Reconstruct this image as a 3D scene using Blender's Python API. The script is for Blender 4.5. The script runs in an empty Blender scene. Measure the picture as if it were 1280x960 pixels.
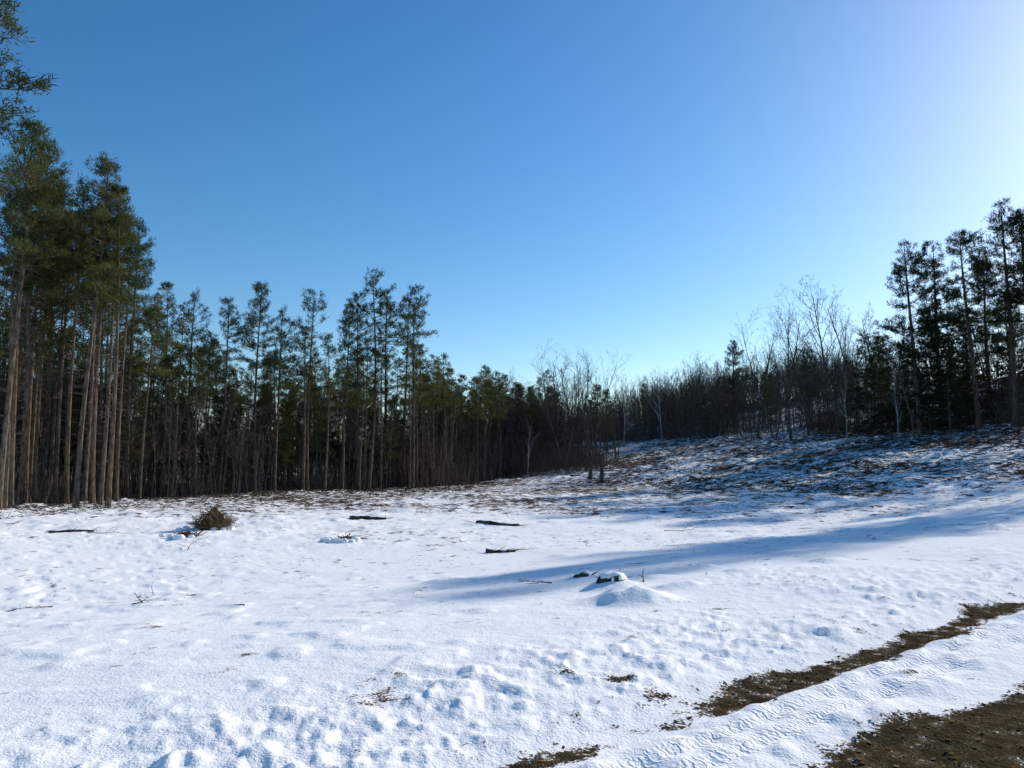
import bpy, math, random
import numpy as np
from mathutils import Vector
random.seed(7)
SC=bpy.context.scene
R=math.radians
# ---------------------------------------------------------------- noise
def _h(ix,iy,s):
    a=(ix.astype(np.int64)*374761393+iy.astype(np.int64)*668265263+s*1442695041)&0xffffffff
    a=((a^(a>>13))*1274126177)&0xffffffff
    a=(a^(a>>16))&0xffffffff
    return a/4294967295.0
def vn(x,y,s=0):
    ix=np.floor(x);iy=np.floor(y);fx=x-ix;fy=y-iy
    fx=fx*fx*fx*(fx*(fx*6-15)+10);fy=fy*fy*fy*(fy*(fy*6-15)+10)
    a=_h(ix,iy,s);b=_h(ix+1,iy,s);c=_h(ix,iy+1,s);d=_h(ix+1,iy+1,s)
    return (a*(1-fx)+b*fx)*(1-fy)+(c*(1-fx)+d*fx)*fy-0.5
def fbm(x,y,sc,o=3,s=0):
    t=0;a=1
    for i in range(o):
        c,sn=math.cos(i*1.1+.3),math.sin(i*1.1+.3)
        t=t+a*vn((x*c-y*sn)/sc+17*i,(x*sn+y*c)/sc-9*i,s+i*7);sc=sc*.5;a*=.5
    return t
def ss(a,b,x):
    t=np.clip((x-a)/(b-a),0,1);return t*t*(3-2*t)
def sp(x,k): return np.logaddexp(0,x/k)*k
# ---------------------------------------------------------------- terrain
RD=(math.sin(R(51)),math.cos(R(51)))
def rn(x,y): return -RD[1]*x+RD[0]*y
def rs(x,y): return RD[0]*x+RD[1]*y
def wco(x,y): return .8*x+.35*y
def hbase(x,y):
    w=wco(x,y)
    z=0.15*sp(w-28,4)+0.09*sp(w-66,5)-0.22*sp(w-118,8)
    n=rn(x,y)
    return z+.85*(1-ss(4.5,17,n))
def hmid(x,y):
    d=np.sqrt(x*x+y*y);n=rn(x,y)
    far=ss(14,45,d)
    off=ss(3.4,5.5,n)
    return hbase(x,y)+off*(0.15*fbm(x,y,10,2,3)+.07*fbm(x,y,3.6,2,5)*(.7+far))
MOUNDS=[]
def hfull(x,y):
    d=np.sqrt(x*x+y*y);n=rn(x,y);s=rs(x,y)
    z=hmid(x,y)
    far=ss(16,40,d)
    hill=ss(26,40,wco(x,y))
    patch=ss(-.05,.3,fbm(x,y,6,2,11))
    off=ss(3.4,4.2,n)
    l=np.abs(fbm(x,y,1.3,3,21))
    z=z+off*(l*0.050*(.15+.85*patch)*(.6+.9*far+1.6*hill))
    z=z+off*.022*ss(.12,.45,fbm(x,y,.5,2,25))*(.08+patch+far)
    z=z+far*(.10+.15*hill)*ss(.2,.5,fbm(x,y,1.5,2,33))
    bank=ss(3.35,3.8,n)*(1-ss(4.4,6.6,n+2.4*fbm(x,y,3,2,41)))
    z=z+bank*(.060*np.maximum(fbm(x,y,.20,3,45),0)+.045*np.maximum(0,fbm(x,y,.12,2,46))+.03*np.abs(fbm(x,y,.4,2,47))+.05*fbm(x,y,1.2,2,49)+.02)
    lr=ss(-3,-9,x)*ss(6,12,y)
    z=z-lr*.028*ss(.16,.34,fbm(x,y,.45,2,51))
    rd=1-ss(3.3,3.6,n)
    z=z+rd*(.02*fbm(x,y,.6,3,61))
    pk=ss(2.25,2.5,n)*(1-ss(2.95,3.15,n))
    z=z+pk*(.03+.04*fbm(x,y,.3,3,63)+.03*np.maximum(0,fbm(x,y,.16,2,65)))
    for c_ in (2.62,2.84): z=z-.022*np.exp(-((n-c_-.05*fbm(s,s*0,2,1,64))/.045)**2)
    st=ss(3.0,3.15,n)*(1-ss(3.4,3.6,n))
    z=z-st*.03
    for (mx,my,mr,mh) in MOUNDS:
        q=((x-mx)**2+(y-my)**2)/(mr*mr)
        z=z+mh*np.exp(-q**1.5)*(1+.8*fbm(x,y,.3,2,66))
    return z
def gz(x,y): return float(hfull(np.array([float(x)]),np.array([float(y)]))[0])
CAMZ=gz(0,0)+1.64
PITCH=R(5.7);F=950.
def spot(px,Y,dz=0.): return (px-640)/F*(Y*math.cos(PITCH)+dz*math.sin(PITCH))
def top_z(py,Y): return CAMZ+Y*math.tan(PITCH+math.atan((480-py)/F))
def ydist(py,zg=0.05): return (CAMZ-zg)/math.tan(math.atan((py-480)/F)-PITCH)
EX=[-90,-60,-33,-27,-20,-9,-3,3,6];EY=[26,30,37,41,51,66,80,92,100]
def in_left(x,y):
    yb=np.interp(x,EX,EY)
    xr=6+(y-95)*.06
    return ss(-1.5,2.5,y-yb)*(1-ss(-1,1.5,x-np.maximum(xr,6)))
def in_right(x,y):
    w=wco(x,y)
    return np.maximum(ss(62,68,w)*ss(12,18,x), ss(158,166,y))
def masks(x,y):
    n=rn(x,y);s=rs(x,y);d=np.sqrt(x*x+y*y)
    e1=2.30+.26*fbm(x,y,1.6,4,71)
    road=(1-ss(-.14,.14,n-e1))*.9
    c=3.26+.14*fbm(s,s*0,2.2,2,73)
    wd=.10+.26*fbm(x,y,1.0,4,75)+.11*ss(4.2,5.5,s)-.07*ss(7.5,10,s)-.06*(1-ss(2.8,4.2,s))
    strip=1-ss(-.13,.13,np.abs(n-c)-wd)
    road=np.maximum(road,strip*.84)
    road=np.maximum(road,.16*ss(3.1,3.3,n)*(1-ss(3.5,4.0,n)))
    road=np.where(n<1.6,.93,road)
    F_=np.maximum(in_left(x,y)*.95,in_right(x,y)*.8)
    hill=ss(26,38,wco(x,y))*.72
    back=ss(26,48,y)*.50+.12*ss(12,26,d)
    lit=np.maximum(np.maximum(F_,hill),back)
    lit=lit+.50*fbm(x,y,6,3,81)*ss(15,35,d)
    lit=lit*ss(3.4,7,n)
    tread=ss(2.5,2.56,n)*(1-ss(2.68,2.74,n))+ss(2.76,2.8,n)*(1-ss(2.9,2.95,n))
    return road,np.clip(lit,0,1.1),tread
# ---------------------------------------------------------------- material helpers
def newmat(name):
    m=bpy.data.materials.new(name);m.use_nodes=True
    nt=m.node_tree;nt.nodes.clear()
    o=nt.nodes.new('ShaderNodeOutputMaterial')
    return m,nt,o
def N(nt,t,**k):
    n=nt.nodes.new(t)
    for a,b in k.items():
        if a.startswith('i_'):
            key=a[2:].replace('_',' ');n.inputs[key].default_value=b
        else: setattr(n,a,b)
    return n
def ramp(nt,fac,stops):
    r=nt.nodes.new('ShaderNodeValToRGB');e=r.color_ramp.elements
    while len(e)<len(stops): e.new(.5)
    for i,(p,c) in enumerate(stops):
        e[i].position=p;e[i].color=(*c,1) if len(c)==3 else c
    nt.links.new(fac,r.inputs[0]);return r
def mathn(nt,op,a,b=None,c=None,clamp=False):
    n=nt.nodes.new('ShaderNodeMath');n.operation=op;n.use_clamp=clamp
    for i,v in enumerate((a,b,c)):
        if v is None: continue
        if isinstance(v,(int,float)): n.inputs[i].default_value=v
        else: nt.links.new(v,n.inputs[i])
    return n.outputs[0]
def noise(nt,vec,scale,detail=4,rough=.55):
    n=N(nt,'ShaderNodeTexNoise',i_Scale=scale,i_Detail=detail,i_Roughness=rough)
    nt.links.new(vec,n.inputs['Vector']);return n.outputs['Fac']
def mixc(nt,fac,a,b):
    m=nt.nodes.new('ShaderNodeMix');m.data_type='RGBA'
    if isinstance(fac,float): m.inputs[0].default_value=fac
    else: nt.links.new(fac,m.inputs[0])
    for i,v in ((6,a),(7,b)):
        if isinstance(v,tuple): m.inputs[i].default_value=(*v,1)
        else: nt.links.new(v,m.inputs[i])
    return m.outputs[2]
def ground_mat():
    m,nt,o=newmat('snowy_ground');L=nt.links
    tc=N(nt,'ShaderNodeTexCoord').outputs['Object']
    at=lambda n:N(nt,'ShaderNodeAttribute',attribute_name=n).outputs['Fac']
    road,lit,tread=at('road'),at('litter'),at('tread')
    n1=noise(nt,tc,6,4,.7);n2=noise(nt,tc,48,2,.7);n3=noise(nt,tc,1.5,2,.6)
    a=mathn(nt,'MULTIPLY_ADD',n1,1.8,-.9);a=mathn(nt,'ADD',a,road)
    a=mathn(nt,'ADD',a,mathn(nt,'MULTIPLY_ADD',n2,1.0,-.5))
    rm=ramp(nt,a,[(.44,(0,0,0)),(.60,(1,1,1))]).outputs[0]
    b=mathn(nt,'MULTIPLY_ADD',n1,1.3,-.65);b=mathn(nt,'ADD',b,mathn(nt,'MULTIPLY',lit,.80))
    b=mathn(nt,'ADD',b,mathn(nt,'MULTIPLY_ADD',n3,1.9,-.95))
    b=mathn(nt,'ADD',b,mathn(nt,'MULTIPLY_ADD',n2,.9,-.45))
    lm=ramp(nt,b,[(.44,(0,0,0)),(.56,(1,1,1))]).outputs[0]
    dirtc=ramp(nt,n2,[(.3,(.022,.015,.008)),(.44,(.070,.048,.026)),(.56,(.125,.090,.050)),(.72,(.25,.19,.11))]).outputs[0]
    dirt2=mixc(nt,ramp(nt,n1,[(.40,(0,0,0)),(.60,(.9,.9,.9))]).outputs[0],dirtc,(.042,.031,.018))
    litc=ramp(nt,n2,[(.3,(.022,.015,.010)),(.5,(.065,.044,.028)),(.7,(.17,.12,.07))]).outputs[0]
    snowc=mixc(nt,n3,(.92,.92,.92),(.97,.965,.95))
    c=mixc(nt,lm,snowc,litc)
    c=mixc(nt,rm,c,dirt2)
    p=N(nt,'ShaderNodeBsdfDiffuse');L.new(c,p.inputs[0])
    mp=N(nt,'ShaderNodeMapping');mp.inputs['Rotation'].default_value=(0,0,-R(39));L.new(tc,mp.inputs[0])
    wv=N(nt,'ShaderNodeTexWave',i_Scale=5.5,i_Distortion=7.0,i_Detail=1.0);wv.inputs['Detail Scale'].default_value=4;wv.bands_direction='X';L.new(mp.outputs[0],wv.inputs[0])
    tr=mathn(nt,'MULTIPLY',wv.outputs['Fac'],mathn(nt,'MULTIPLY',tread,.006))
    hh=mathn(nt,'MULTIPLY',n1,.022)
    hh=mathn(nt,'ADD',hh,mathn(nt,'MULTIPLY',n2,.0045))
    hh=mathn(nt,'ADD',hh,tr)
    hh=mathn(nt,'ADD',hh,mathn(nt,'MULTIPLY',mathn(nt,'MULTIPLY',n2,rm),.016))
    hh=mathn(nt,'SUBTRACT',hh,mathn(nt,'MULTIPLY',rm,.02))
    bp=N(nt,'ShaderNodeBump',i_Strength=.85,i_Distance=1.0);L.new(hh,bp.inputs['Height'])
    L.new(bp.outputs[0],p.inputs['Normal']);L.new(p.outputs[0],o.inputs[0])
    return m
def bark_mat(name,c1,c2,scale=6,bump=True):
    m,nt,o=newmat(name);L=nt.links
    tc=N(nt,'ShaderNodeTexCoord').outputs['Object']
    mp=N(nt,'ShaderNodeMapping');mp.inputs['Scale'].default_value=(1,1,.3);L.new(tc,mp.inputs[0])
    f=noise(nt,mp.outputs[0],scale,3 if bump else 1,.7)
    c=ramp(nt,f,[(.35,c1),(.65,c2)]).outputs[0]
    p=N(nt,'ShaderNodeBsdfDiffuse');L.new(c,p.inputs[0])
    if bump:
        bp=N(nt,'ShaderNodeBump',i_Strength=.7,i_Distance=.03);L.new(f,bp.inputs['Height']);L.new(bp.outputs[0],p.inputs['Normal'])
    L.new(p.outputs[0],o.inputs[0]);return m
def leaf_mat(name,c1,c2,tr=.25):
    m,nt,o=newmat(name);L=nt.links
    tc=N(nt,'ShaderNodeTexCoord').outputs['Object']
    oi=N(nt,'ShaderNodeObjectInfo').outputs['Random']
    f=noise(nt,tc,.9,1,.7)
    f=mathn(nt,'ADD',f,mathn(nt,'MULTIPLY_ADD',oi,.3,-.15))
    c=ramp(nt,f,[(.3,c1),(.68,c2)]).outputs[0]
    d=N(nt,'ShaderNodeBsdfDiffuse');L.new(c,d.inputs[0])
    t=N(nt,'ShaderNodeBsdfTranslucent');L.new(c,t.inputs[0])
    mx=N(nt,'ShaderNodeMixShader');mx.inputs[0].default_value=tr
    L.new(d.outputs[0],mx.inputs[1]);L.new(t.outputs[0],mx.inputs[2]);L.new(mx.outputs[0],o.inputs[0]);return m
def plain(name,c1,c2,scale=12,rough=.8):
    m,nt,o=newmat(name);L=nt.links
    tc=N(nt,'ShaderNodeTexCoord').outputs['Object']
    f=noise(nt,tc,scale,3,.6)
    c=ramp(nt,f,[(.35,c1),(.65,c2)]).outputs[0]
    p=N(nt,'ShaderNodeBsdfDiffuse');L.new(c,p.inputs[0])
    bp=N(nt,'ShaderNodeBump',i_Strength=.6,i_Distance=.02);L.new(f,bp.inputs['Height']);L.new(bp.outputs[0],p.inputs['Normal'])
    L.new(p.outputs[0],o.inputs[0]);return m
M_ground=ground_mat()
M_pbark=bark_mat('pine_bark',(.055,.042,.032),(.19,.145,.105))
M_dead=bark_mat('dead_branch',(.07,.06,.05),(.17,.145,.12),bump=False)
M_gbark=bark_mat('grey_bark',(.055,.047,.041),(.15,.13,.113))
M_birch=bark_mat('birch_bark',(.22,.20,.18),(.50,.48,.45),3)
M_need=leaf_mat('pine_needles',(.045,.062,.020),(.130,.140,.048),.3)
M_dark=leaf_mat('dark_needles',(.020,.032,.015),(.055,.070,.030),.2)
M_twig=bark_mat('brush_twigs',(.060,.047,.039),(.16,.125,.10),bump=False)
M_slash=bark_mat('slash_wood',(.030,.022,.017),(.11,.078,.052),bump=False)
M_rust=bark_mat('cut_wood',(.10,.06,.035),(.26,.165,.09))
M_snow=plain('snow_cap',(.90,.90,.90),(.97,.96,.94),6,.6)
M_stone=plain('gravel',(.05,.042,.033),(.19,.165,.13),30)
M_leafl=plain('fallen_leaves',(.07,.040,.018),(.25,.155,.075),9)
# ---------------------------------------------------------------- mesh builder
class MB:
    def __init__(s): s.V=[];s.T=[];s.n=0;s.sg={}
    def add(s,v,f,mi):
        v=np.asarray(v,float).reshape(-1,3);f=np.asarray(f,int)
        s.V.append(v);s.T.append((f+s.n,mi));s.n+=len(v)
    def seg(s,p0,p1,r0,r1,mi): s.sg.setdefault(mi,[]).append((*p0,*p1,r0,r1))
    def segarr(s,P0,P1,R0,R1,mi,k=3):
        d=P1-P0;d/=np.linalg.norm(d,axis=1)[:,None]+1e-9
        ref=np.where(np.abs(d[:,2:3])>.9,np.array([[1.,0,0]]),np.array([[0,0,1.]]))
        u=np.cross(d,ref);u/=np.linalg.norm(u,axis=1)[:,None]+1e-9;v=np.cross(d,u)
        n=len(P0);V=np.zeros((n,2*k,3))
        for j in range(k):
            a=2*math.pi*j/k;o=math.cos(a)*u+math.sin(a)*v
            V[:,j]=P0+o*R0[:,None];V[:,k+j]=P1+o*R1[:,None]
        b=(np.arange(n)*2*k)[:,None]
        f=np.concatenate([b+np.array([[j,(j+1)%k,k+(j+1)%k,k+j]]) for j in range(k)])
        s.add(V.reshape(-1,3),f,mi)
    def tube(s,pts,rad,mi,k=8,cap=False):
        pts=np.array(pts,float);n=len(pts);V=[]
        for i in range(n):
            d=pts[min(i+1,n-1)]-pts[max(i-1,0)];d/=np.linalg.norm(d)+1e-9
            ref=np.array([1.,0,0]) if abs(d[0])<.8 else np.array([0,1.,0])
            u=np.cross(d,ref);u/=np.linalg.norm(u);v=np.cross(d,u)
            for j in range(k):
                a=2*math.pi*j/k;V.append(pts[i]+rad[i]*(math.cos(a)*u+math.sin(a)*v))
        f=[[i*k+j,i*k+(j+1)%k,(i+1)*k+(j+1)%k,(i+1)*k+j] for i in range(n-1) for j in range(k)]
        b=s.n;s.add(V,f,mi)
        if cap:
            s.T.append((np.array([[b+j for j in range(k)][::-1]]),cap-1 if cap is not True else mi))
            s.T.append((np.array([[b+(n-1)*k+j for j in range(k)]]),cap-1 if cap is not True else mi))
    def mesh(s,name,mats,smooth=False):
        for mi,l in s.sg.items():
            a=np.array(l,float);s.segarr(a[:,:3],a[:,3:6],a[:,6],a[:,7],mi)
        s.sg={}
        V=np.concatenate(s.V);me=bpy.data.meshes.new(name)
        me.vertices.add(len(V));me.vertices.foreach_set('co',V.astype(np.float32).ravel())
        li=np.concatenate([f.ravel() for f,_ in s.T]);lt=np.concatenate([np.full(len(f),f.shape[1]) for f,_ in s.T])
        mi=np.concatenate([np.full(len(f),m) for f,m in s.T])
        me.loops.add(len(li));me.loops.foreach_set('vertex_index',li.astype(np.int32))
        me.polygons.add(len(lt));ls=np.concatenate([[0],np.cumsum(lt)[:-1]])
        me.polygons.foreach_set('loop_start',ls.astype(np.int32))
        me.polygons.foreach_set('material_index',mi.astype(np.int32))
        me.polygons.foreach_set('use_smooth',np.full(len(lt),smooth))
        for m in mats: me.materials.append(m)
        me.update(calc_edges=True);return me
def obj(name,me,loc=(0,0,0),rot=0,sc=(1,1,1),parent=None,tilt=(0,0)):
    o=bpy.data.objects.new(name,me);o.location=loc;o.rotation_euler=(tilt[0],tilt[1],rot);o.scale=sc
    SC.collection.objects.link(o)
    if parent: o.parent=parent
    return o
def needles(mb,C,D,per,length,width,mi,r,spread=.8,jit=.25):
    C=np.repeat(C,per,0);D=np.repeat(D,per,0)
    d=D+r.normal(0,spread,C.shape);d/=np.linalg.norm(d,axis=1)[:,None]
    L=length*r.uniform(.6,1.2,(len(C),1));c=C+r.normal(0,length*jit,C.shape)
    s_=np.cross(d,r.normal(0,1,C.shape));s_/=np.linalg.norm(s_,axis=1)[:,None]
    V=np.stack([c-s_*width/2,c+s_*width/2,c+d*L],1)
    f=np.arange(len(C)*3).reshape(-1,3);mb.add(V.reshape(-1,3),f,mi)
# ---------------------------------------------------------------- trees
def make_pine(name,seed,H=19,cb=.62,cr=2.4,tr=.135,spacing=.5,per=13,nl=.24,nw=.042,mats=None,dead=True,sparse=0.,plate=False,dens=1.):
    r=np.random.RandomState(seed);mb=MB()
    k=14;zs=np.linspace(-.3,H,k);ph=r.uniform(0,6.28,2);amp=r.uniform(.08,.28)
    tx=amp*np.sin(zs/H*4+ph[0])-amp*math.sin(ph[0]);ty=amp*np.sin(zs/H*3.2+ph[1])-amp*math.sin(ph[1])
    rad=tr*(1-np.clip(zs,0,H)/H)**.75+.012;rad[0]*=1.3
    mb.tube(np.c_[tx,ty,zs],rad,0,8)
    tp=lambda z:np.array([np.interp(z,zs,tx),np.interp(z,zs,ty),z])
    C=[];D=[]
    z=H*cb;side=r.uniform(0,6.28)
    while z<H-.15:
        t=(z-H*cb)/(H*(1-cb))
        nb=r.randint(3,6);a0=r.uniform(0,6.28)
        wh=r.uniform(.55,1.15)
        for b in range(nb):
            if r.rand()<sparse*(1.2-t): continue
            az=a0+b*6.283/nb+r.normal(0,.35)
            L=cr*((1-t)**(.7 if not plate else .55))*(.5+.5*min(1,t*3.5+.2))*r.uniform(.4,1.2)*wh*(1+.25*math.cos(az-side))+.3
            el=R((-2 if not plate else 2)+ (46 if not plate else 26)*t**1.3+r.normal(0,9))
            p=tp(z+r.uniform(-.25,.25));pts=[p]
            for q in range(4):
                e=el+q*(.10 if plate else .08);dv=np.array([math.cos(az)*math.cos(e),math.sin(az)*math.cos(e),math.sin(e)])
                p=p+dv*L/4;pts.append(p);az+=r.normal(0,.12)
            rb=.012+.012*L
            for q in range(4): mb.seg(pts[q],pts[q+1],rb*(1-q/4.6),rb*(1-(q+1)/4.6),1)
            ns=max(3,int(L*4.6*dens))
            for i in range(ns):
                u=.22+.78*(i+r.rand())/ns;f_=u*4;q=min(3,int(f_));bp=pts[q]+(pts[q+1]-pts[q])*(f_-q)
                sa=az+r.choice([-1,1])*R(r.uniform(15,75));sl=L*.46*(1.2-u)*r.uniform(.4,1.25)+.15
                se=el+.2+r.normal(0,.28);dv=np.array([math.cos(sa)*math.cos(se),math.sin(sa)*math.cos(se),math.sin(se)])
                if dens>.8: mb.seg(bp,bp+dv*sl,.009,.004,1)
                m_=max(1,int(sl/.22))
                for j in range(m_):
                    C.append(bp+dv*sl*(j+1)/m_+r.normal(0,.06,3));D.append(dv*.7+np.array([0,0,.45]))
            C.append(pts[4]);D.append(dv*.8+np.array([0,0,.4]))
        z+=spacing*r.uniform(.5,1.5)*(1-.35*t)
    C.append(tp(H-.05));D.append(np.array([0,0,1.]))
    needles(mb,np.array(C),np.array(D),per,nl,nw,2,r,.85,.35)
    if dead:
        z=H*.12
        while z<H*(cb+.05):
            for b in range(r.randint(1,4)):
                az=r.uniform(0,6.28);L=r.uniform(.3,1.0)*(.6+1.6*z/(H*cb))*.9
                p=tp(z);e=r.uniform(-.3,.25)
                for q in range(3):
                    dv=np.array([math.cos(az)*math.cos(e),math.sin(az)*math.cos(e),math.sin(e)])
                    p2=p+dv*L/3;mb.seg(p,p2,.015*(1-q*.28),.015*(1-(q+1)*.28),1)
                    if r.rand()<.8 and dens>.8:
                        d2=dv+r.normal(0,.6,3);mb.seg(p2,p2+d2*L*.22,.006,.003,1)
                    p=p2;az+=r.normal(0,.2);e+=r.normal(-.05,.12)
            z+=r.uniform(.2,.55)
    return mb.mesh(name,mats or [M_pbark,M_dead,M_need])
def make_spruce(name,seed,H=10,cr=2.0,mats=None):
    r=np.random.RandomState(seed);mb=MB()
    mb.tube([[0,0,-.3],[0,0,H*.5],[.05,0,H]],[.14,.08,.01],0,6)
    C=[];D=[];z=H*.06
    while z<H-.1:
        t=z/H
        for b in range(r.randint(4,7)):
            az=r.uniform(0,6.28);L=cr*(1-t)**.7*r.uniform(.45,1.25)+.12;e=R(-12+40*t+r.normal(0,8))
            dv=np.array([math.cos(az)*math.cos(e),math.sin(az)*math.cos(e),math.sin(e)]);p=np.array([0,0,z])
            mb.seg(p,p+dv*L,.012+.006*L,.004,1)
            for i in range(max(2,int(L*4.5))):
                u=r.uniform(.15,1);sd=r.choice([-1,1]);a2=az+sd*r.uniform(.4,1.0);l2=L*.35*(1.1-u)*r.rand()+.05
                C.append(p+dv*L*u+np.array([math.cos(a2)*l2,math.sin(a2)*l2,-.08*l2]));D.append(dv+np.array([0,0,-.15]))
        z+=r.uniform(.18,.34)
    needles(mb,np.array(C),np.array(D),8,.25,.065,2,r,.6)
    return mb.mesh(name,mats or [M_pbark,M_dead,M_dark])
def make_bare(name,seed,H=12,tr=.12,forks=1,mats=None,twig=1.0,mr=.007,b0=.3):
    r=np.random.RandomState(seed);mb=MB()
    def grow(p,d,L,rad,lv):
        n=[7,5,4,3,2][lv];pts=[p];ds=[d]
        for i in range(n):
            d=d+r.normal(0,[.06,.12,.16,.2,.2][lv],3)+np.array([0,0,[.05,.10,.08,.04,.02][lv]]);d/=np.linalg.norm(d)
            p=p+d*L/n;pts.append(p);ds.append(d)
        rr=[max(mr*.6,rad*(1-.82*i/n)) for i in range(n+1)]
        if lv==0: mb.tube(pts,rr,0,7)
        else:
            for i in range(n): mb.seg(pts[i],pts[i+1],rr[i],rr[i+1],0 if lv<3 else 1)
        if lv>=4: return
        nc=int([15,7,5,3][lv]*twig*r.uniform(.8,1.2))
        for c in range(nc):
            s0=[b0,.2,.15,.1][lv]
            u=s0+(1-s0)*(c+r.rand())/nc;f_=u*n;q=min(n-1,int(f_))
            bp=pts[q]+(pts[q+1]-pts[q])*(f_-q);bd=ds[q+1]
            s_=np.cross(bd,r.normal(0,1,3));s_/=np.linalg.norm(s_)
            a=R(r.uniform(24,55));nd=bd*math.cos(a)+s_*math.sin(a)
            cl=L*[.46,.48,.5,.55][lv]*(1.15-u*.7)*r.uniform(.6,1.15)
            grow(bp,nd,cl,max(mr,rr[q]*.55),lv+1)
    for f_ in range(forks):
        a=r.uniform(0,6.28);ln=.0 if forks==1 else .22
        grow(np.array([0,0,-.2]),np.array([math.cos(a)*ln,math.sin(a)*ln,1.]),H*r.uniform(.85,1.0),tr*(1 if forks==1 else .7),0)
    return mb.mesh(name,mats or [M_gbark,M_twig])
def make_brush(name,seed,n=50,R0=2.2,hh=(1,3.6)):
    r=np.random.RandomState(seed);mb=MB()
    for i in range(n):
        a=r.uniform(0,6.28);q=R0*math.sqrt(r.rand());p=np.array([q*math.cos(a),q*math.sin(a),-.15])
        H=r.uniform(*hh);d=np.array([r.normal(0,.16),r.normal(0,.16),1.]);k=4
        for j in range(k):
            d=d+r.normal(0,.08,3);d/=np.linalg.norm(d);p2=p+d*H/k;rr=.017*(1-j/5.)
            mb.seg(p,p2,rr,rr*.8,0)
            if j>0:
                for _ in range(r.randint(1,4)):
                    d2=d+r.normal(0,.5,3);d2/=np.linalg.norm(d2);p3=p2+d2*H*r.uniform(.08,.22);mb.seg(p2,p3,.009,.005,0)
            p=p2
    return mb.mesh(name,[M_twig])
def make_thicket(name,seed,n=16,R0=2.6,H0=10):
    r=np.random.RandomState(seed);mb=MB()
    for i in range(n):
        a=r.uniform(0,6.28);q=R0*math.sqrt(r.rand());p=np.array([q*math.cos(a),q*math.sin(a),-.3])
        H=H0*r.uniform(.5,1.0)**.8;d=np.array([r.normal(0,.06),r.normal(0,.06),1.]);k=6;r0=.035*H/H0+.02
        for j in range(k):
            d=d+r.normal(0,.05,3);d/=np.linalg.norm(d);p2=p+d*H/k;rr=r0*(1-j/6.6)
            mb.seg(p,p2,rr,rr*.85,0 if i%3 else 1)
            if j>1:
                for _ in range(3):
                    st=p+(p2-p)*r.rand();d2=d+r.normal(0,.45,3);d2/=np.linalg.norm(d2);l=H*r.uniform(.10,.24)*(1.15-j/8)
                    m1=st+d2*l*.5;d3=d2+np.array([0,0,.25]);e=m1+d3*l*.5
                    mb.seg(st,m1,.016,.012,1);mb.seg(m1,e,.012,.008,1)
                    for _2 in range(4):
                        d4=d2+r.normal(0,.5,3);s2=st+(e-st)*r.rand();mb.seg(s2,s2+d4*l*r.uniform(.2,.5),.011,.007,1)
            p=p2
    return mb.mesh(name,[M_gbark,M_twig])
PINE=[make_pine('pine_%d'%i,100+i,cb=[.66,.60,.68,.58,.64,.60][i],cr=[2.5,2.2,2.0,2.7,2.3,2.9][i],sparse=[.1,.3,.15,.25,.2,.05][i]) for i in range(6)]
PBG=[make_pine('stand_pine_%d'%i,120+i,cb=[.62,.58,.66][i],cr=2.4,sparse=.2,spacing=.6,per=7,nl=.34,nw=.07,dens=.65) for i in range(3)]
PSP=[make_pine('sparse_pine_%d'%i,140+i,H=17,cb=[.68,.6,.66][i],cr=[2.6,2.3,2.9][i],sparse=[.4,.35,.5][i],spacing=.7,tr=.13) for i in range(3)]
PLOW=[make_pine('young_pine_%d'%i,200+i,H=15,cb=[.28,.35,.22][i],cr=2.5,spacing=.65,per=7,nl=.36,nw=.09,dead=False,dens=.65) for i in range(3)]
WP=[make_pine('white_pine_%d'%i,300+i,H=19,cb=[.40,.34,.48][i],cr=[4.3,3.9,4.1][i],spacing=.85,per=12,nl=.27,nw=.055,tr=.24,sparse=.3,plate=True,mats=[M_pbark,M_dead,M_dark]) for i in range(3)]
SPR=[make_spruce('spruce_%d'%i,400+i,cr=[2.4,2.0][i]) for i in range(2)]
BARE=[make_bare('bare_%d'%i,500+i,forks=[1,1,2,1,3][i],twig=[1,.9,.75,1.05,.7][i],tr=[.13,.12,.11,.12,.11][i],b0=[.3,.4,.25,.35,.2][i]) for i in range(5)]
BIRCH=make_bare('birch_m',520,mats=[M_birch,M_twig],twig=.75,tr=.08)
BRUSH=[make_brush('brush_%d'%i,600+i) for i in range(3)]
THK=[make_thicket('thicket_%d'%i,650+i) for i in range(4)]
def plant(name,me,H0,x,y,H,parent=None,wide=1.0):
    k=H/H0
    return obj(name,me,(x,y,gz(x,y) if parent is None else float(hmid(np.array([x]),np.array([y]))[0])),random.uniform(0,6.28),(k*wide,k*wide,k),parent,(random.gauss(0,.009),random.gauss(0,.009)))
def treeline(lst,name,meshes,h0,wide=1.0):
    for px,Y,t,v in lst:
        x=spot(px,Y);H=top_z(t,Y)-gz(x,Y);plant(name,meshes[v],h0,x,Y,H,wide=wide)
treeline([(2,38,172,0),(16,41,160,3),(34,43,185,1),(55,47,215,2),(98,41,203,5),(118,44,232,0),(138,42,240,3),(160,49,285,1)],'pine_tree',PINE,19)
edge2=[(178,58,378,2),(205,52,358,0),(236,54,368,1),(276,56,378,0),(320,58,358,2),(348,63,388,1),(385,60,368,2),(428,67,380,1),(446,66,372,0),(462,66,343,2),(480,71,372,1),(516,68,362,0),(503,73,378,2)]
for i,(px,Y,t,v) in enumerate(edge2):
    x=spot(px,Y);H=top_z(t,Y)-gz(x,Y)
    if i%3==1: plant('pine_tree',PINE[v+3],19,x,Y,H)
    else: plant('pine_tree',PSP[v],17,x,Y,H)
plant('pine_tree',PINE[3],19,-18.9,25.5,20.0,wide=1.2)
plant('pine_tree',PINE[5],19,-27,30,19)
treeline([(1152,80,308,0),(1182,83,306,1),(1226,76,290,2),(1243,84,320,0),(1272,73,256,1),(1300,72,262,2),(1330,70,250,0)],'white_pine_tree',WP,19)
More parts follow.
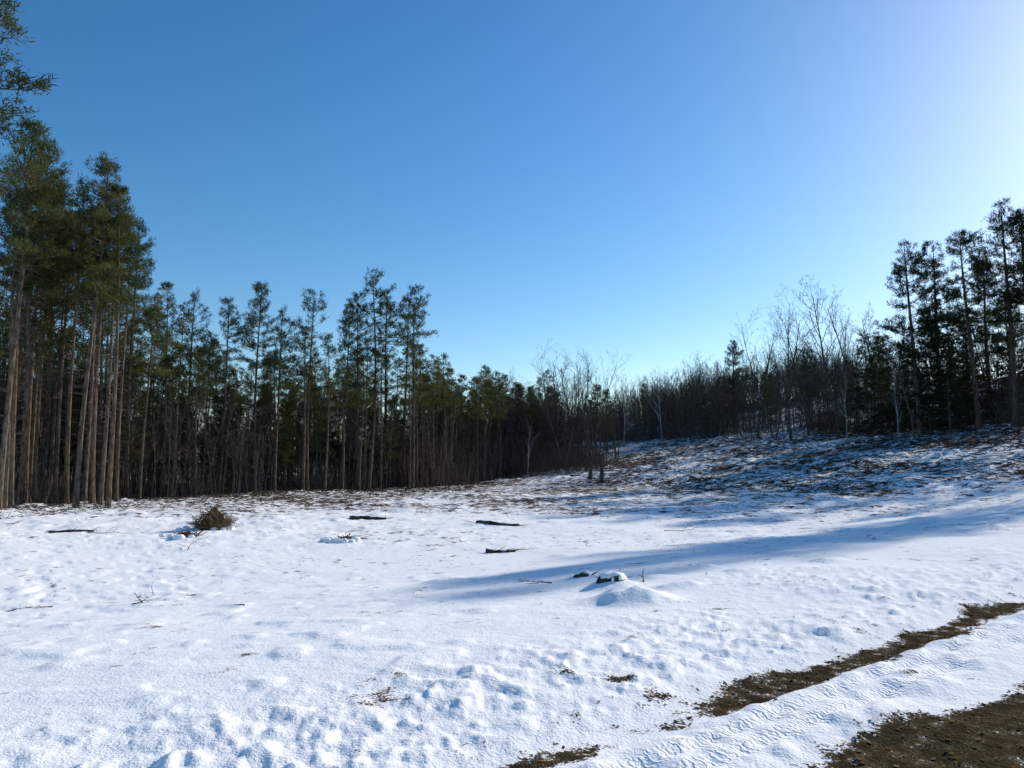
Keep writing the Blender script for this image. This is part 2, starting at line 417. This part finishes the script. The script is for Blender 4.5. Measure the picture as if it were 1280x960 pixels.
treeline([(920,128,428,0),(1015,112,430,1)],'pine_tree',WP,19)
treeline([(970,92,378,2),(990,93,376,0),(1012,95,384,3),(1050,88,350,3),(1075,90,366,1),(1098,94,372,0),(1120,86,385,3),(948,100,400,1),(1215,84,350,0),(868,125,444,3),(1145,74,430,1),
                 (705,88,440,2),(722,92,436,4),(738,90,438,4),(690,94,455,2),(714,95,445,3),(770,98,470,1),(640,92,462,3),(655,96,470,0),(625,98,468,1)],'bare_tree',BARE,12)
treeline([(828,118,455,0),(1098,88,400,0),(780,104,480,0),(1060,80,450,0),(1125,70,470,0),(660,82,520,0)],'birch_tree',[BIRCH],12)
treeline([(9,40,235,4),(27,42,225,2),(45,45,250,1),(72,46,262,4),(86,44,240,2),(108,45,268,1),(128,43,262,4),(148,45,290,2)],'pine_tree',PINE,19)
for x,y,H,me,h0,nm in [(49.5,55,25,PINE[0],19,'pine_tree'),(44,49,21,PINE[2],19,'pine_tree'),(40.5,46.5,17,PSP[1],17,'pine_tree'),(54,58.5,26,PINE[5],19,'pine_tree'),(47,51,24,PSP[0],17,'pine_tree'),
                    (56,55,16,BARE[0],12,'bare_tree'),(60,54,18,BARE[3],12,'bare_tree'),(46,40,21,PINE[1],19,'pine_tree'),(43,37,19,PSP[2],17,'pine_tree'),(51,66,20,WP[2],19,'white_pine_tree'),(60,68,20,PINE[4],19,'pine_tree'),(36,29,14,BARE[1],12,'bare_tree')]:
    plant(nm,me,h0,x,y,H)
# ---- massed forest
def empty(n):
    e=bpy.data.objects.new(n,None);SC.collection.objects.link(e);return e
LF=empty('background_pine_forest');RF=empty('background_hillside_forest');UB=empty('understory_brush')
pts=[]
def okd(x,y,dm):
    for a,b in pts[-900:]:
        if (a-x)**2+(b-y)**2<dm*dm: return False
    return True
cnt=0;tries=0
while cnt<380 and tries<30000:
    tries+=1
    x=random.uniform(-95,14);y=random.uniform(30,150)
    yb=float(np.interp(x,EX,EY));dy=y-yb
    if dy<1.5 or dy>42 or x<-.74*y-2 or x>6+(y-95)*.06: continue
    if random.random()>math.exp(-dy/25.)+.06: continue
    if not okd(x,y,1.6): continue
    pts.append((x,y));cnt+=1
    q=random.random();u=x/y
    if u<-.52: Ht=random.uniform(11.5,16.5)
    elif y<95: Ht=random.uniform(9.5,13.0)
    else: Ht=random.uniform(9,13.)
    if dy>5 and q<.45: plant('young_pine',PLOW[random.randrange(3)],15,x,y,min(Ht,13)*random.uniform(.6,.9),parent=LF)
    elif q<.82: plant('pine',PBG[random.randrange(3)],19,x,y,Ht,parent=LF,wide=1.15)
    elif q<.90 and dy>4: plant('spruce',SPR[random.randrange(2)],10,x,y,random.uniform(4,8),parent=LF)
    else: plant('thicket',THK[random.randrange(4)],10,x,y,Ht*.75,parent=LF)
for i in range(130):
    x=random.uniform(-75,9);yb=float(np.interp(x,EX,EY));y=yb+random.uniform(5,36)
    if x<-.74*y: continue
    H=random.uniform(6,10) if x/y<-.12 else random.uniform(7,11);plant('thicket',THK[i%4],10,x,y,H,parent=LF)
cnt=0;tries=0
while cnt<160 and tries<30000:
    tries+=1
    x=random.uniform(8,110);y=random.uniform(45,185)
    w=wco(x,y)
    if x/y>.85: continue
    if not ((w>66 and x>14) or y>162): continue
    if y<80 and x/y>.72 and random.random()<.7: continue
    if y<162 and random.random()>math.exp(-(w-66)/18.)+.03: continue
    if not okd(x,y,1.6): continue
    pts.append((x,y));cnt+=1
    u=x/y;q=random.random()
    if u>.44:
        if q<.14: plant('white_pine',WP[random.randrange(3)],19,x,y,random.uniform(10,14),parent=RF)
        elif q<.42: plant('spruce',SPR[random.randrange(2)],10,x,y,random.uniform(4,8),parent=RF)
        else: plant('bare',BARE[random.randrange(5)],12,x,y,random.uniform(7,13),parent=RF)
    else:
        if q<.10: plant('young_pine',PLOW[random.randrange(3)],15,x,y,random.uniform(6,10),parent=RF)
        elif q<.26: plant('spruce',SPR[random.randrange(2)],10,x,y,random.uniform(4,9),parent=RF)
        else: plant('bare',BARE[random.randrange(5)],12,x,y,random.uniform(7,13) if u>.14 else random.uniform(6,10),parent=RF)
cnt=0
while cnt<270:
    x=random.uniform(6,100);y=random.uniform(50,190);w=wco(x,y);u=x/y
    if u>.8 or not ((w>65 and x>14) or y>160): continue
    if y<80 and u>.70: continue
    if y<160 and random.random()>math.exp(-(w-65)/15.)+.04: continue
    cnt+=1;plant('thicket',THK[cnt%4],10,x,y,random.uniform(7,13) if .14<u<.47 else random.uniform(5,9),parent=RF)
for px,Y,t in [(700,96,455),(716,98,450),(735,97,452),(750,99,470),(684,98,470),(660,97,480)]:
    x=spot(px,Y);plant('thicket',THK[px%4],10,x,Y,top_z(t,Y)-gz(x,Y),parent=RF)
# young evergreens along the far centre edge
for px,Y,t in [(560,104,462),(575,108,470),(592,106,472),(606,110,478),(622,112,486),(648,110,484),(668,116,486),(690,112,484),(745,108,482),(760,112,488),(545,100,468),(530,98,455)]:
    x=spot(px,Y);plant('young_pine',PLOW[px%3],15,x,Y,top_z(t,Y)-gz(x,Y),parent=LF,wide=1.2)
treeline([(1088,84,412,0),(1104,86,420,1),(1165,80,385,0),(1180,82,375,1),(1200,79,400,0),(1140,84,410,1),(1225,82,400,0),(1255,80,420,1),(1190,76,430,0),(1275,84,400,1)],'spruce_tree',SPR,10)
for i in range(180):
    x=random.uniform(-55,8);yb=float(np.interp(x,EX,EY));y=yb+random.uniform(.5,14)
    if x<-.74*y: continue
    s=random.uniform(.5,1.1)*(1.3 if x>-12 else .8);obj('brush',BRUSH[i%3],(x,y,gz(x,y)),random.uniform(0,6.28),(s,s,s),UB)
for i in range(120):
    y=random.uniform(60,160);x=(random.uniform(64,72)-.35*y)/.8
    if x<14: continue
    s=random.uniform(.5,1.2);obj('brush',BRUSH[i%3],(x,y,gz(x,y)),random.uniform(0,6.28),(s,s,s),UB)
for i in range(34):
    x=random.uniform(2,11);y=random.uniform(84,98);s=random.uniform(.5,1.1);obj('brush',BRUSH[i%3],(x,y,gz(x,y)),random.uniform(0,6.28),(s,s,s),UB)
# ---------------------------------------------------------------- ground objects
def at(px,py,zg=.1):
    Y=ydist(py,zg);return spot(px,Y,zg-CAMZ),Y
SP=[]
for px,py,mr,mh,st in [(790,792,.46,.15,0),(764,762,.36,.09,.17),(728,739,.32,.07,.12),(858,768,.22,.06,0),(882,735,.26,.07,0),(1240,677,.34,.14,0),(1096,680,.34,.10,0),(700,682,.3,.08,0),(1040,725,.3,.05,0),(820,748,.25,.05,0),(840,770,.2,.05,0),(560,720,.4,.05,0),(930,745,.3,.05,0)]:
    x,y=at(px,py,.40 if px<1000 else .5);MOUNDS.append((x,y,mr,mh))
    if st: SP.append((x,y,st))
def stump(x,y,r0,seed):
    r=np.random.RandomState(seed);mb=MB();k=22
    ra=r0*(1+.14*np.sin(np.arange(k)*.2856*3+seed)+r.normal(0,.06,k));h=.055
    V=[]
    for zz,sc in ((-.14,1.25),(.0,1.1),(h*.7,1.0),(h,.93)):
        for j in range(k):
            a=2*math.pi*j/k;V.append((ra[j]*sc*math.cos(a),ra[j]*sc*math.sin(a),zz+(.015*math.sin(a*2+seed)+r.normal(0,.008) if zz>0 else 0)))
    f=[[i*k+j,i*k+(j+1)%k,(i+1)*k+(j+1)%k,(i+1)*k+j] for i in range(3) for j in range(k)]
    mb.add(V,f,0);mb.T.append((np.array([[3*k+j for j in range(k)]]),1))
    V=[];ox,oy=r0*.15,r0*.2
    for sc,zz in ((1.2,h*.2),(1.08,h+.0),(.9,h+.03),(.5,h+.05),(.15,h+.055)):
        for j in range(k):
            a=2*math.pi*j/k;q=1+.10*math.sin(a*3+seed*2)+r.normal(0,.02);V.append((ra[j]*sc*q*math.cos(a)+ox,ra[j]*sc*q*math.sin(a)+oy,zz+.01*math.sin(a*2+seed)))
    f=[[i*k+j,i*k+(j+1)%k,(i+1)*k+(j+1)%k,(i+1)*k+j] for i in range(4) for j in range(k)]
    mb.add(V,f,2);mb.T.append((np.array([[mb.n-k+j for j in range(k)]]),2))
    for i in range(3):
        a=r.uniform(0,6.28);p=np.array([r0*math.cos(a),r0*math.sin(a),.02]);d=np.array([math.cos(a),math.sin(a),r.uniform(.2,.7)])
        mb.seg(p,p+d*r.uniform(.08,.2),.008,.003,0)
    obj('snow_covered_tree_stump',mb.mesh('stump',[M_slash,M_rust,M_snow],True),(x,y,gz(x,y)-.02))
for i,(x,y,r0) in enumerate(SP): stump(x,y,r0,i+3)
def log(px,py,L,rad,ang,seed,zg=.1,tilt=0):
    r=np.random.RandomState(seed);x,y=at(px,py,zg);mb=MB();k=9
    ts=np.linspace(-L/2,L/2,13);pts=np.c_[ts,.06*np.sin(ts*2+seed)+r.normal(0,.01,13),rad*.35+.03*np.cos(ts*3+seed)+ts*tilt]
    mb.tube(pts,rad*(1-.4*(ts/L+.5))*(1+r.normal(0,.12,13)),0,k,cap=2)
    for c0,c1 in ((1,4),(6,9)):
        p2=pts[c0:c1+1].copy();p2[:,2]+=rad*.5;mb.tube(p2,np.array([.1,.5,.45,.1])*rad,2,7)
    for i in range(14):
        t=r.uniform(-.6,.6)*L;d=np.array([r.normal(0,.9),r.normal(0,.5),r.uniform(.0,.4)]);mb.seg((t,r.normal(0,.1),rad*.3),np.array([t,0,rad*.3])+d*r.uniform(.15,.55),.014,.005,0)
    obj('fallen_log',mb.mesh('log',[M_slash,M_rust,M_snow],False),(x,y,gz(x,y)),ang)
log(460,646,1.5,.10,R(5),1);log(622,652,1.9,.10,R(-28),2);log(626,685,.8,.08,R(12),3)
log(716,604,1.6,.14,R(-15),4);log(752,596,1.0,.12,R(20),5);log(90,660,1.4,.05,R(15),6)
def snag(px,py,h,seed):
    x,y=at(px,py,1.1);mb=MB();r=np.random.RandomState(seed)
    mb.tube([[0,0,-.2],[.02,0,h*.5],[.08,.03,h]],[.2,.16,.1],0,9,cap=2)
    for i in range(3):
        z=r.uniform(.4,1)*h;d=np.array([r.normal(),r.normal(),.5]);mb.seg((0.03,0,z),np.array([.03,0,z])+d*.4,.03,.01,0)
    obj('broken_tree_trunk',mb.mesh('snag',[M_gbark,M_rust]),(x,y,gz(x,y)))
snag(752,595,2.4,1);snag(738,594,1.5,2)
def pile(px,py,W,Hh,n,seed,name,mat,zg=.1,snowy=True):
    x,y=at(px,py,zg);r=np.random.RandomState(seed);mb=MB()
    k=18;V=[];
    for i,(sc,zz) in enumerate(((1,-.1),(.85,.25),(.6,.6),(.25,.85))):
        for j in range(k):
            a=2*math.pi*j/k;q=sc*W*.36*(1+r.normal(0,.15));V.append((q*math.cos(a),q*math.sin(a)*.7,Hh*.62*zz*(1+r.normal(0,.15))))
    f=[[i*k+j,i*k+(j+1)%k,(i+1)*k+(j+1)%k,(i+1)*k+j] for i in range(3) for j in range(k)]
    mb.add(V,f,1);mb.T.append((np.array([[3*k+j for j in range(k)]]),1))
    for i in range(n):
        a=r.uniform(0,6.28);q=W*.42*math.sqrt(r.rand());p=np.array([q*math.cos(a),q*math.sin(a)*.7,Hh*.8*max(0,1-q/(W*.5))*r.uniform(.2,1)])
        d=np.array([math.cos(a)+r.normal(0,.6),math.sin(a)+r.normal(0,.6),r.uniform(-.1,1.1)]);d/=np.linalg.norm(d)
        l=r.uniform(.15,.7)*W*.5;m_=p+d*l*.5;e=m_+(d+r.normal(0,.3,3))*l*.5
        mb.seg(p,m_,.013,.010,0);mb.seg(m_,e,.010,.004,0)
    if snowy:
        for i in range(14):
            a=r.uniform(0,6.28);q=W*r.uniform(.3,.75);c=np.array([q*math.cos(a)-W*.25,q*math.sin(a)*.8,r.uniform(0,.06)]);s_=r.uniform(.06,.2)
            th=np.linspace(0,math.pi,5);VV=[c+s_*np.array([math.sin(t)*math.cos(b)*r.uniform(.8,1.2),math.sin(t)*math.sin(b),math.cos(t)*.6*r.uniform(.8,1.1)]) for t in th for b in np.arange(8)*math.pi/4]
            f=[[u*8+v,u*8+(v+1)%8,(u+1)*8+(v+1)%8,(u+1)*8+v] for u in range(4) for v in range(8)]
            mb.add(VV,f,2)
    obj(name,mb.mesh(name+'_m',[mat,M_leafl,M_snow],False),(x,y,gz(x,y)))
pile(266,658,1.4,1.25,480,5,'brush_pile',M_rust)
pile(432,672,.7,.3,60,6,'brush_pile',M_slash)
pile(236,668,.9,.25,60,8,'brush_pile',M_slash)
def branch(px,py,L,seed,zg=.15):
    x,y=at(px,py,zg);r=np.random.RandomState(int(seed*10));mb=MB()
    def g(p,d,l,rad,lv):
        for i in range(4):
            d=d+r.normal(0,.16,3);d[2]*=.8;d/=np.linalg.norm(d);p2=p+d*l/4;p2[2]=max(p2[2],.012);mb.seg(p,p2,rad*(1-i*.2),rad*(1-(i+1)*.2),0)
            if lv<2: g(p2,d+r.normal(0,.6,3),l*.45,rad*.5,lv+1)
            p=p2
    g(np.array([0,0,.02]),np.array([math.cos(seed),math.sin(seed),.25]),L,.013,0)
    obj('fallen_branch',mb.mesh('branch',[M_slash]),(x,y,gz(x,y)))
for a in [(165,752,.4,1),(178,748,.3,2.2),(66,748,.2,4),(690,765,.4,3),(806,782,.25,1.5),(305,775,.12,3),(110,660,1.2,0.2),(235,680,.8,2),(830,658,1.3,.2),(560,612,1.5,.2)]: branch(*a)
def scatter(name,n,fn,mat,lmin,lmax,rad,seed,upr=.25):
    r=np.random.RandomState(seed)
    x,y,keep=fn(r,n);x=x[keep];y=y[keep];n=len(x)
    z=hfull(x,y)
    L=r.uniform(lmin,lmax,n)*r.rand(n)**.6;a=r.uniform(0,6.28,n);e=np.abs(r.normal(0,upr,n))
    d=np.c_[np.cos(a)*np.cos(e),np.sin(a)*np.cos(e),np.sin(e)]
    P0=np.c_[x,y,z-.01];P1=P0+d*L[:,None]*.5+np.c_[0*x,0*x,.02+0*x];P2=P1+(d+r.normal(0,.25,d.shape)*[1,1,.4])*L[:,None]*.5
    mb=MB();rr=rad*(.4+r.rand(n));mb.segarr(P0,P1,rr,rr*.8,0);mb.segarr(P1,P2,rr*.8,rr*.3,0)
    k=n//2;P3=P1[:k]+(d[:k]+r.normal(0,.6,(k,3)))*L[:k,None]*.35;mb.segarr(P1[:k],P3,rr[:k]*.6,rr[:k]*.25,0)
    obj(name,mb.mesh(name+'_m',[mat]))
def f_field(r,n):
    y=11+60*r.rand(n)**.65;x=(r.rand(n)*1.7-.85)*y
    k=(rn(x,y)>5)&(fbm(x,y,4,2,91)+.12*ss(20,45,y)>.14)
    return x,y,k
def f_hill(r,n):
    y=r.uniform(28,155,n);x=(r.uniform(-.3,.85,n))*y;w=wco(x,y)
    k=(w>25)&(w<72)&(rn(x,y)>6)&(fbm(x,y,5,3,93)>-.10+.3*(1-ss(25,36,w)))
    return x,y,k
def f_back(r,n):
    x=r.uniform(-34,12,n);y=np.interp(x,EX,EY)-np.abs(r.normal(0,9,n))+2
    return x,y,(y>20)
scatter('dead_grass',5000,f_field,M_slash,.04,.18,.004,11,.22)
scatter('logging_slash',26000,f_hill,M_slash,.4,1.8,.026,12,.2)
scatter('logging_debris',7000,f_back,M_slash,.2,1.0,.02,13,.18)
def near(r,n,lim):
    s=r.uniform(1,16,n)**1.0;nn=r.uniform(.2,3.6,n);x=RD[0]*s-RD[1]*nn;y=RD[1]*s+RD[0]*nn
    rd,_,_=masks(x,y);return x,y,(rd>lim)
r=np.random.RandomState(31);x,y,k=near(r,9000,.55);x=x[k];y=y[k];z=hfull(x,y);mb=MB()
base=np.array([[1,0,0],[0,1,0],[-1,0,0],[0,-1,0],[0,0,1],[0,0,-1]],float);bf=np.array([[0,1,4],[1,2,4],[2,3,4],[3,0,4],[1,0,5],[2,1,5],[3,2,5],[0,3,5]])
s_=.003+.007*r.rand(len(x))**4
V=np.c_[x,y,z][:,None,:]+base[None]*s_[:,None,None]*r.uniform(.6,1.3,(len(x),6,1));mb.add(V.reshape(-1,3),(np.arange(len(x))[:,None,None]*6+bf[None]).reshape(-1,3),0)
obj('gravel',mb.mesh('gravel_m',[M_stone]))
x,y,k=near(r,7000,.35);x=x[k];y=y[k];z=hfull(x,y)+.006;mb=MB();n=len(x)
u=r.normal(0,1,(n,3))*[1,1,.25];u/=np.linalg.norm(u,axis=1)[:,None];v=np.cross(u,np.array([0,0,1.])+r.normal(0,.3,(n,3)));v/=np.linalg.norm(v,axis=1)[:,None]
q=r.uniform(.008,.026,(n,1));c=np.c_[x,y,z];V=np.stack([c-u*q,c-v*q*.6,c+u*q,c+v*q*.6],1);mb.add(V.reshape(-1,3),np.arange(n*4).reshape(-1,4),0)
obj('fallen_leaves',mb.mesh('leaves_m',[M_leafl]))
# ---------------------------------------------------------------- ground sheet
front=np.linspace(-44,44,820);rest=np.linspace(44,316,70)[1:-1]
ang=np.radians(np.concatenate([front,rest]));A=len(ang)
rad=.5*np.exp(np.linspace(0,math.log(900/.5),800));K=len(rad)
X=(rad[:,None]*np.sin(ang)[None]).ravel();Y=(rad[:,None]*np.cos(ang)[None]).ravel()
Z=hfull(X,Y)
V=np.concatenate([np.c_[X,Y,Z],[[0,0,gz(0,0)]]])
i=np.arange(K-1)[:,None]*A;j=np.arange(A)[None];j2=(j+1)%A
Fq=np.stack([i+j,i+A+j,i+A+j2,i+j2],-1).reshape(-1,4)[:,::-1]
mb=MB();mb.add(V,Fq,0);jj=np.arange(A);mb.T.append((np.stack([np.full(A,K*A),(jj+1)%A,jj],-1),0))
me=mb.mesh('snowy_ground',[M_ground],True)
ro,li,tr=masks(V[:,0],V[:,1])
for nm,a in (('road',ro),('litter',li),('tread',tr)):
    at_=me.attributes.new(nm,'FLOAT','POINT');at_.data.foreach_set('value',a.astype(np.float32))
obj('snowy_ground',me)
# ---------------------------------------------------------------- light & sky
SAZ,SEL=50,24.5
w=bpy.data.worlds.new('World');SC.world=w;w.use_nodes=True;nt=w.node_tree;nt.nodes.clear()
sky=nt.nodes.new('ShaderNodeTexSky');sky.sky_type='NISHITA';sky.sun_disc=False
sky.sun_elevation=R(SEL);sky.sun_rotation=R(SAZ);sky.altitude=100;sky.air_density=1.0;sky.dust_density=.4;sky.ozone_density=2.8
hs=nt.nodes.new('ShaderNodeHueSaturation');hs.inputs['Saturation'].default_value=1.3
bg=nt.nodes.new('ShaderNodeBackground');bg.inputs[1].default_value=.15;wo=nt.nodes.new('ShaderNodeOutputWorld')
nt.links.new(sky.outputs[0],hs.inputs['Color']);nt.links.new(hs.outputs[0],bg.inputs[0]);nt.links.new(bg.outputs[0],wo.inputs[0])
sl=bpy.data.lights.new('sun','SUN');sl.energy=5;sl.angle=R(.6);sl.color=(1,.91,.78)
so=bpy.data.objects.new('sun',sl);SC.collection.objects.link(so)
d=-Vector((math.sin(R(SAZ))*math.cos(R(SEL)),math.cos(R(SAZ))*math.cos(R(SEL)),math.sin(R(SEL))))
so.rotation_euler=d.to_track_quat('-Z','Y').to_euler()
SC.view_settings.view_transform='Standard';SC.view_settings.look='None';SC.view_settings.exposure=0
cd=bpy.data.cameras.new('camera');co=bpy.data.objects.new('camera',cd);SC.collection.objects.link(co)
cd.sensor_width=36;cd.lens=36*F/1280;cd.clip_end=3000;cd.clip_start=.05
co.location=(0,0,CAMZ);co.rotation_euler=(math.pi/2+PITCH,0,0);SC.camera=co
print('CAMZ',CAMZ,'objs',len(bpy.data.objects))
